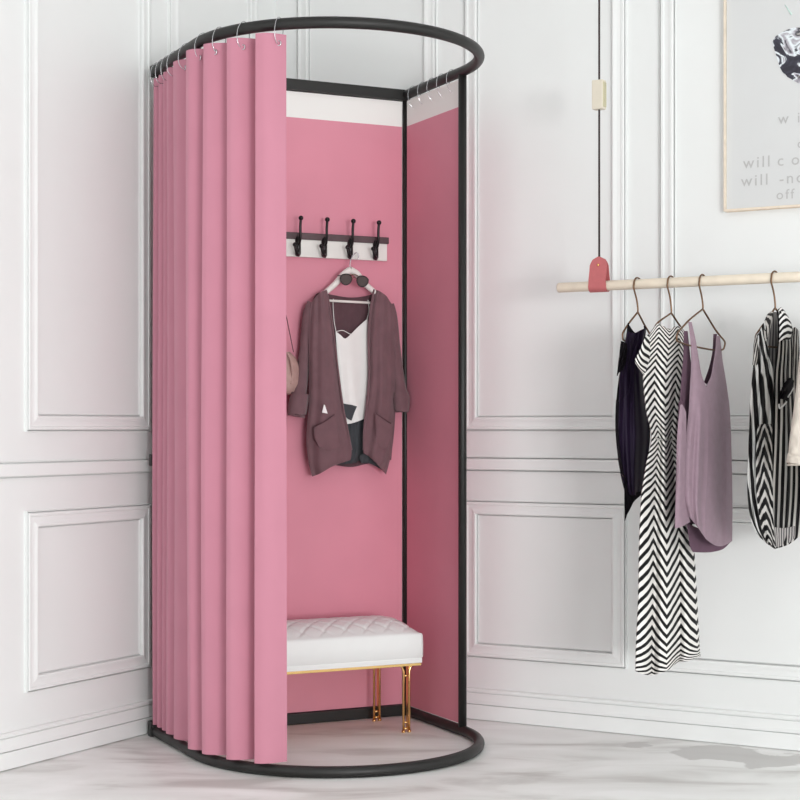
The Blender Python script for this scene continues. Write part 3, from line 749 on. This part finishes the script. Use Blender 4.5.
def half(O, I, sg):
    rows = []
    for (ox, oy), (ix, iy, ie) in zip(O, I):
        r = []
        for q in range(6):
            t_ = q/5; e = ie*(1-(1-t_)**2.2)
            if oy > 395: e += .0042*sin(2.4*q+.6*sg)*min(1, (oy-395)/50)*(1 if 0 < q < 5 else 0)
            yy = oy+(iy-oy)*t_
            if O is ROUT and oy > 530: yy += 6.5*sin(pi*t_)*1.0
            if O is LOUT and oy > 510: yy += -1*sin(pi*t_)
            r.append((ox+(ix-ox)*t_, yy, e))
        rows.append(r if sg > 0 else r[::-1])
    return rows
t3.add(cloth(h3, half(LOUT, LINN, 1), 'front', 'mauve', 30, 110))
t3.add(cloth(h3, half(ROUT, RINN, -1), 'front', 'mauve', 30, 110))
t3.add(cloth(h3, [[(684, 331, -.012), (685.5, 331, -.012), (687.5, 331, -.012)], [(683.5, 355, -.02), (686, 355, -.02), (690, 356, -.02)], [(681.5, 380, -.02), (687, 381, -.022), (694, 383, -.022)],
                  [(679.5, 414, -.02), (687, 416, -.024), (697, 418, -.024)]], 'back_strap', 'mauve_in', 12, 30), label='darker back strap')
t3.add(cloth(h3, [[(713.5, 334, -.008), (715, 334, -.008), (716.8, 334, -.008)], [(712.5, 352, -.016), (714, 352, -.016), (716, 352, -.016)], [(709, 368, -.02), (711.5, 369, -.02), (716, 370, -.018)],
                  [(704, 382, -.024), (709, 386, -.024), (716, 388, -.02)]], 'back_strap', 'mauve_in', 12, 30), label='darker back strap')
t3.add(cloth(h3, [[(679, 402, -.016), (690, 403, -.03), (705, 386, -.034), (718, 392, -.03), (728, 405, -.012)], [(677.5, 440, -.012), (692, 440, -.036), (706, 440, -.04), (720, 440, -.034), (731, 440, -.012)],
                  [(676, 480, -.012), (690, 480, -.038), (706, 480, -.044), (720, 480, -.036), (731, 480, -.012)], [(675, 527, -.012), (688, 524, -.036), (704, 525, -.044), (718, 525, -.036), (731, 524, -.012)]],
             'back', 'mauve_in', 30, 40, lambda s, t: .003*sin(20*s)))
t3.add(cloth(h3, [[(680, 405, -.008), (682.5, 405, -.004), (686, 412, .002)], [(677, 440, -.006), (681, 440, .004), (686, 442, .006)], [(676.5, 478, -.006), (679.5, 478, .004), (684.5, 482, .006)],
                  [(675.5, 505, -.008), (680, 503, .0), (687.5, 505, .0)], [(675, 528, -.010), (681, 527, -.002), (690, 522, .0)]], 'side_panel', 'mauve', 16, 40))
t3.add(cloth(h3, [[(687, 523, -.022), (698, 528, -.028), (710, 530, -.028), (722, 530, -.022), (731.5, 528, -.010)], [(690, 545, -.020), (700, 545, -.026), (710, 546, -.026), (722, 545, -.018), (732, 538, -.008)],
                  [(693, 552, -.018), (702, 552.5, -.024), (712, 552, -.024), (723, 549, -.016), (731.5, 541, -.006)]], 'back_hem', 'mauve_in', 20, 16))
t3.finish()

# --- 4 striped blouse
h4 = HPlane(774.8, 44)
hanger(h4, 774.8, 308, [(765, 322), (755, 336), (757, 346), (788, 348), (796, 341), (786, 322)], 'thin bronze hanger of the black and white striped wrap blouse')
t4 = Thing('wrap_blouse', 'black and white striped sleeveless wrap blouse knotted at the waist', 'blouse')
t4.add(cloth(h4, [[(764, 322, -.014), (770, 314, -.018), (774, 312, -.018), (779, 313, -.018), (786, 318, -.014)], [(757, 345, -.014), (766, 345, -.026), (773, 345, -.028), (781, 345, -.026), (794, 345, -.014)],
                  [(753, 380, -.014), (765, 380, -.026), (773, 380, -.028), (781, 380, -.026), (797, 380, -.014)], [(750, 440, -.012), (764, 440, -.026), (774, 440, -.03), (786, 440, -.026), (801, 440, -.012)],
                  [(749, 490, -.012), (762, 490, -.026), (775, 490, -.03), (788, 490, -.026), (802, 490, -.012)], [(757, 528, -.008), (766, 534, -.02), (777, 536, -.024), (788, 536, -.02), (800, 528, -.008)]],
             'back', 'bl_in', 40, 50))
fb = lambda s, t: .006*sin(2*pi*2.2*s+t*2)*(.3+.7*t)+.003*sin(2*pi*4.6*s)
t4.add(cloth(h4, [[(756, 340), (759, 334), (762, 326), (765, 320)], [(754.5, 352), (759, 350), (764, 346), (767, 342)], [(753, 370), (759, 368), (765, 362), (770, 358)],
                  [(750.5, 395), (758, 393), (766, 388), (773.5, 376)], [(749.5, 425), (757, 424), (765, 422), (774, 418)], [(748, 460), (755, 461), (762, 461), (770, 460)],
                  [(747.5, 490), (754, 492), (761, 493), (768, 494)], [(750.5, 518), (757, 523), (764, 528), (771, 530)], [(757, 534), (763, 540), (769, 545), (775, 549)]],
             'left_front', 'bl_left', 50, 70, fb, .016))
t4.add(cloth(h4, [[(757.5, 425, .022), (762, 424, .026), (767, 424, .026), (772, 424, .022)], [(756, 460, .022), (761, 461, .028), (767, 461, .028), (772, 460, .022)],
                  [(756.5, 495, .022), (762, 497, .027), (768, 499, .027), (773, 499, .022)], [(759, 520, .018), (764, 525, .024), (770, 530, .024), (774, 532, .02)], [(764, 540, .012), (768, 544, .016), (772, 547, .016), (776, 549, .014)]],
             'gathered_fold', 'bl_chev', 30, 50, lambda s, t: .003*sin(15*s)))
t4.add(cloth(h4, [[(777, 312), (782, 311), (787, 316), (791.5, 324)], [(778, 330), (784, 330), (790, 332), (794, 335)], [(777, 352), (784, 352), (791, 352), (796, 352)],
                  [(774.5, 376), (783, 376), (791, 376), (798, 376)], [(774.5, 402), (784, 402), (792, 402), (800, 402)], [(774, 440), (784, 440), (794, 440), (802, 440)],
                  [(772, 490), (783, 490), (794, 490), (804, 490)], [(772, 525), (782, 528), (792, 528), (803, 522)], [(774, 549), (782, 547), (791, 543), (802, 534)]],
             'right_front', 'bl_right', 60, 80, fb, .018))
t4.add(cloth(h4, [[(778, 309.5, .006), (781, 307.5, .010), (784, 310, .008)], [(779, 318, .016), (785, 315, .024), (790, 321, .016)], [(779.5, 330, .02), (786, 327, .028), (792, 331, .018)], [(779, 342, .018), (784, 340, .026), (789, 341, .018)]],
             'shoulder_ruffle', 'bl_sh', 20, 24))
t4.add(cloth(h4, [[(770, 312, .0), (767, 315, .004), (764, 322, .004)], [(773, 314, .004), (768, 324, .012), (763, 332, .010)], [(769, 334, .010), (766, 340, .016), (763, 345, .014)]], 'collar', 'bl_slv', 14, 20))
t4.add(cloth(h4, [[(755.5, 336, .006), (757, 333, .010), (759, 334, .006)], [(753.5, 346, .010), (756, 345, .016), (760, 346, .012)], [(752.5, 365, .010), (755, 365, .016), (758, 365, .012)]], 'sleeve', 'bl_slv', 12, 18))
t4.add(cloth(h4, [[(792, 330, .006), (795, 327, .010), (798.5, 331, .006)], [(792.5, 350, .012), (796, 350, .018), (799.5, 351, .012)], [(794, 375, .012), (797, 375, .018), (800.5, 375, .012)], [(796, 395, .010), (799, 395, .016), (802, 395, .010)]], 'sleeve', 'bl_slv', 12, 24))
t4.add(cloth(h4, [[(786, 381, .026), (790, 378, .03), (794, 381, .024)], [(781, 390, .03), (786, 388, .042), (792, 392, .028)], [(778, 399, .028), (782, 399, .036), (787, 401, .028)]], 'knot', 'lace', 14, 16, lambda s, t: .003*sin(12*s+8*t)))
t4.add(band([(793, 388, .030), (790.5, 393, .034), (788, 397, .036)], .0022, 'tie_end', 'cami', h4, ))
t4.add(band([(786.5, 402, .036), (782, 407, .038), (779.5, 408, .036), (779, 404, .034)], .0022, 'tie_end', 'cami', h4))
t4.add(cloth(h4, [[(774, 527, .024), (784, 528, .028), (795, 526, .022)], [(775, 538, .020), (784, 538, .025), (795, 535, .018)], [(776, 547, .014), (784, 545, .018), (794, 540, .012)]], 'sheer_hem', 'bl_in', 20, 14), label='paler sheer hem')
t4.finish()

# --- 5 beige jacket, cut by the edge of the picture
h5 = HPlane(842, 42)
hanger(h5, 842, 309, [(830, 319), (815, 332), (813, 338), (820, 340), (866, 347), (874, 340), (857, 322)], 'thin bronze hanger of the beige jacket beyond the striped blouse')
t5 = Thing('jacket', 'beige jacket with only one sleeve end reaching past the striped blouse', 'jacket')
t5.add(limb(h5, [(812, 338, .004, 7, .02), (810, 352, .006, 10, .03), (807, 380, .01, 10, .032), (803, 410, .014, 9.5, .032), (799, 440, .016, 9.5, .032), (796.5, 462, .016, 9, .03)], 18).build('sleeve', 'beige'))
t5.add(limb(h5, [(797.6, 455, .016, 9.8, .033), (796.6, 459, .016, 10, .034), (796, 464, .016, 9.8, .033), (796, 463, .016, 7, .022)], 18).build('cuff', 'beige'))
t5.add(cloth(h5, [[(815, 337), (829, 323), (842, 318), (856, 324), (870, 340)], [(815, 360), (830, 360), (843, 360), (856, 360), (870, 360)], [(813, 420), (830, 420), (843, 420), (857, 420), (871, 420)],
                  [(812, 480), (830, 482), (843, 482), (857, 482), (872, 480)], [(812, 520), (830, 524), (843, 524), (857, 524), (873, 520)]], 'body', 'beige', 40, 40, lambda s, t: .005*sin(14*s+2*t), .03))
t5.add(cloth(h5, [[(815, 338, -.012), (842, 317, -.02), (870, 341, -.012)], [(813, 420, -.012), (843, 420, -.03), (871, 420, -.012)], [(812, 518, -.012), (843, 520, -.03), (873, 518, -.012)]], 'back', 'beige', 20, 30))
t5.finish()

# ------------------------------------------------------------------ framed print on the right wall
def wallp(x, y): return hit(x, y, KW, nR)
fs0 = sR(726); pz = wallp(725.5, 212.5).z
FW, FH, FT, FD = .62, .86, .0062, .022
def W(s, z, t=0): return KW+rR*s+nR*t+Z*z
pf = Thing('framed_print', 'light wood framed print with a dark swirled stone shape and faint lettering', 'picture', base=W(fs0+FW/2, pz, 0))
m = MB()
m.box(W(fs0, pz, .001), rR*FT, nR*FD, Z*FH); m.box(W(fs0+FW-FT, pz, .001), rR*FT, nR*FD, Z*FH)
m.box(W(fs0+FT, pz, .001), rR*(FW-2*FT), nR*FD, Z*FT); m.box(W(fs0+FT, pz+FH-FT, .001), rR*(FW-2*FT), nR*FD, Z*FT)
pf.add(m.build('frame', 'framewood', bevel=.0008))
m = MB(); m.box(W(fs0+FT, pz+FT, .002), rR*(FW-2*FT), nR*.012, Z*(FH-2*FT)); pr = pf.add(m.build('print_sheet', 'paper'))
pp = hit(724.5, 209, KW, nR)
def sheetp(x, y, e=.0145): return hit(x, y, KW+nR*e, nR)
out = [(772.5, 43), (775, 37), (781, 33), (788, 29.5), (796, 27.5), (806, 29), (815, 36), (820, 48), (818, 62), (811, 74), (802, 83), (796, 82), (791, 79), (787.5, 77), (785.5, 74.5), (782.5, 72), (779.5, 66), (777, 58), (774.5, 50)]
o2 = [sheetp(p.x, p.y) for p in spl([V((x, y, 0)) for x, y in out+out[:1]], 76)][:-1]
m = MB(); o3 = [p+nR*.0006 for p in o2]; m.quad_grid([o2, o3], closed_u=True, smooth=False); m.face(range(76, 152)); pf.add(m.build('stone_motif', 'stone'), pr, 'black, grey and white swirled stone shape')
M['teal'] = mat('pale_teal_ink', (196, 218, 210), .6)
m = MB(); m.tube([sheetp(785, 5), sheetp(788.5, 10), sheetp(791.5, 14.5)], [.001, .0022, .0028], 6); pf.add(m.build('teal_mark', 'teal'), pr)
def text(s, x, y, hpx):
    c = bpy.data.curves.new('t', 'FONT'); c.body = s; c.extrude = .0003; c.resolution_u = 3
    P = sheetp(x, y, .0146); c.size = hpx/FP*P.y*1.0; c.space_character = 1.25
    o = bpy.data.objects.new('t', c); COL.objects.link(o)
    dg = bpy.context.evaluated_depsgraph_get(); dg.update()
    me = bpy.data.meshes.new_from_object(o.evaluated_get(dg)); bpy.data.objects.remove(o)
    Mx = Matrix((( rR.x, 0, nR.x, P.x), (rR.y, 0, nR.y, P.y), (0, 1, 0, P.z), (0, 0, 0, 1)))
    me.transform(Mx); me.materials.clear(); me.materials.append(M['ink'])
    ob = bpy.data.objects.new('lettering', me); COL.objects.link(ob); return ob
for s, x, y, h in (('w', 778, 124, 15), ('i', 797, 122.5, 15), ('c', 797, 148, 13), ('will', 743, 168.5, 16), ('c', 777, 166, 16), ('ov', 791, 165, 16), ('will', 741, 186.5, 16), ('-no', 779, 184, 16), ('off', 776, 199.5, 14)):
    pf.add(text(s, x, y, h), pr)
pf.finish()
print('LA', LA, 'LB', LB, 'RA', RA, 'RB', RB, 'RC', RC)
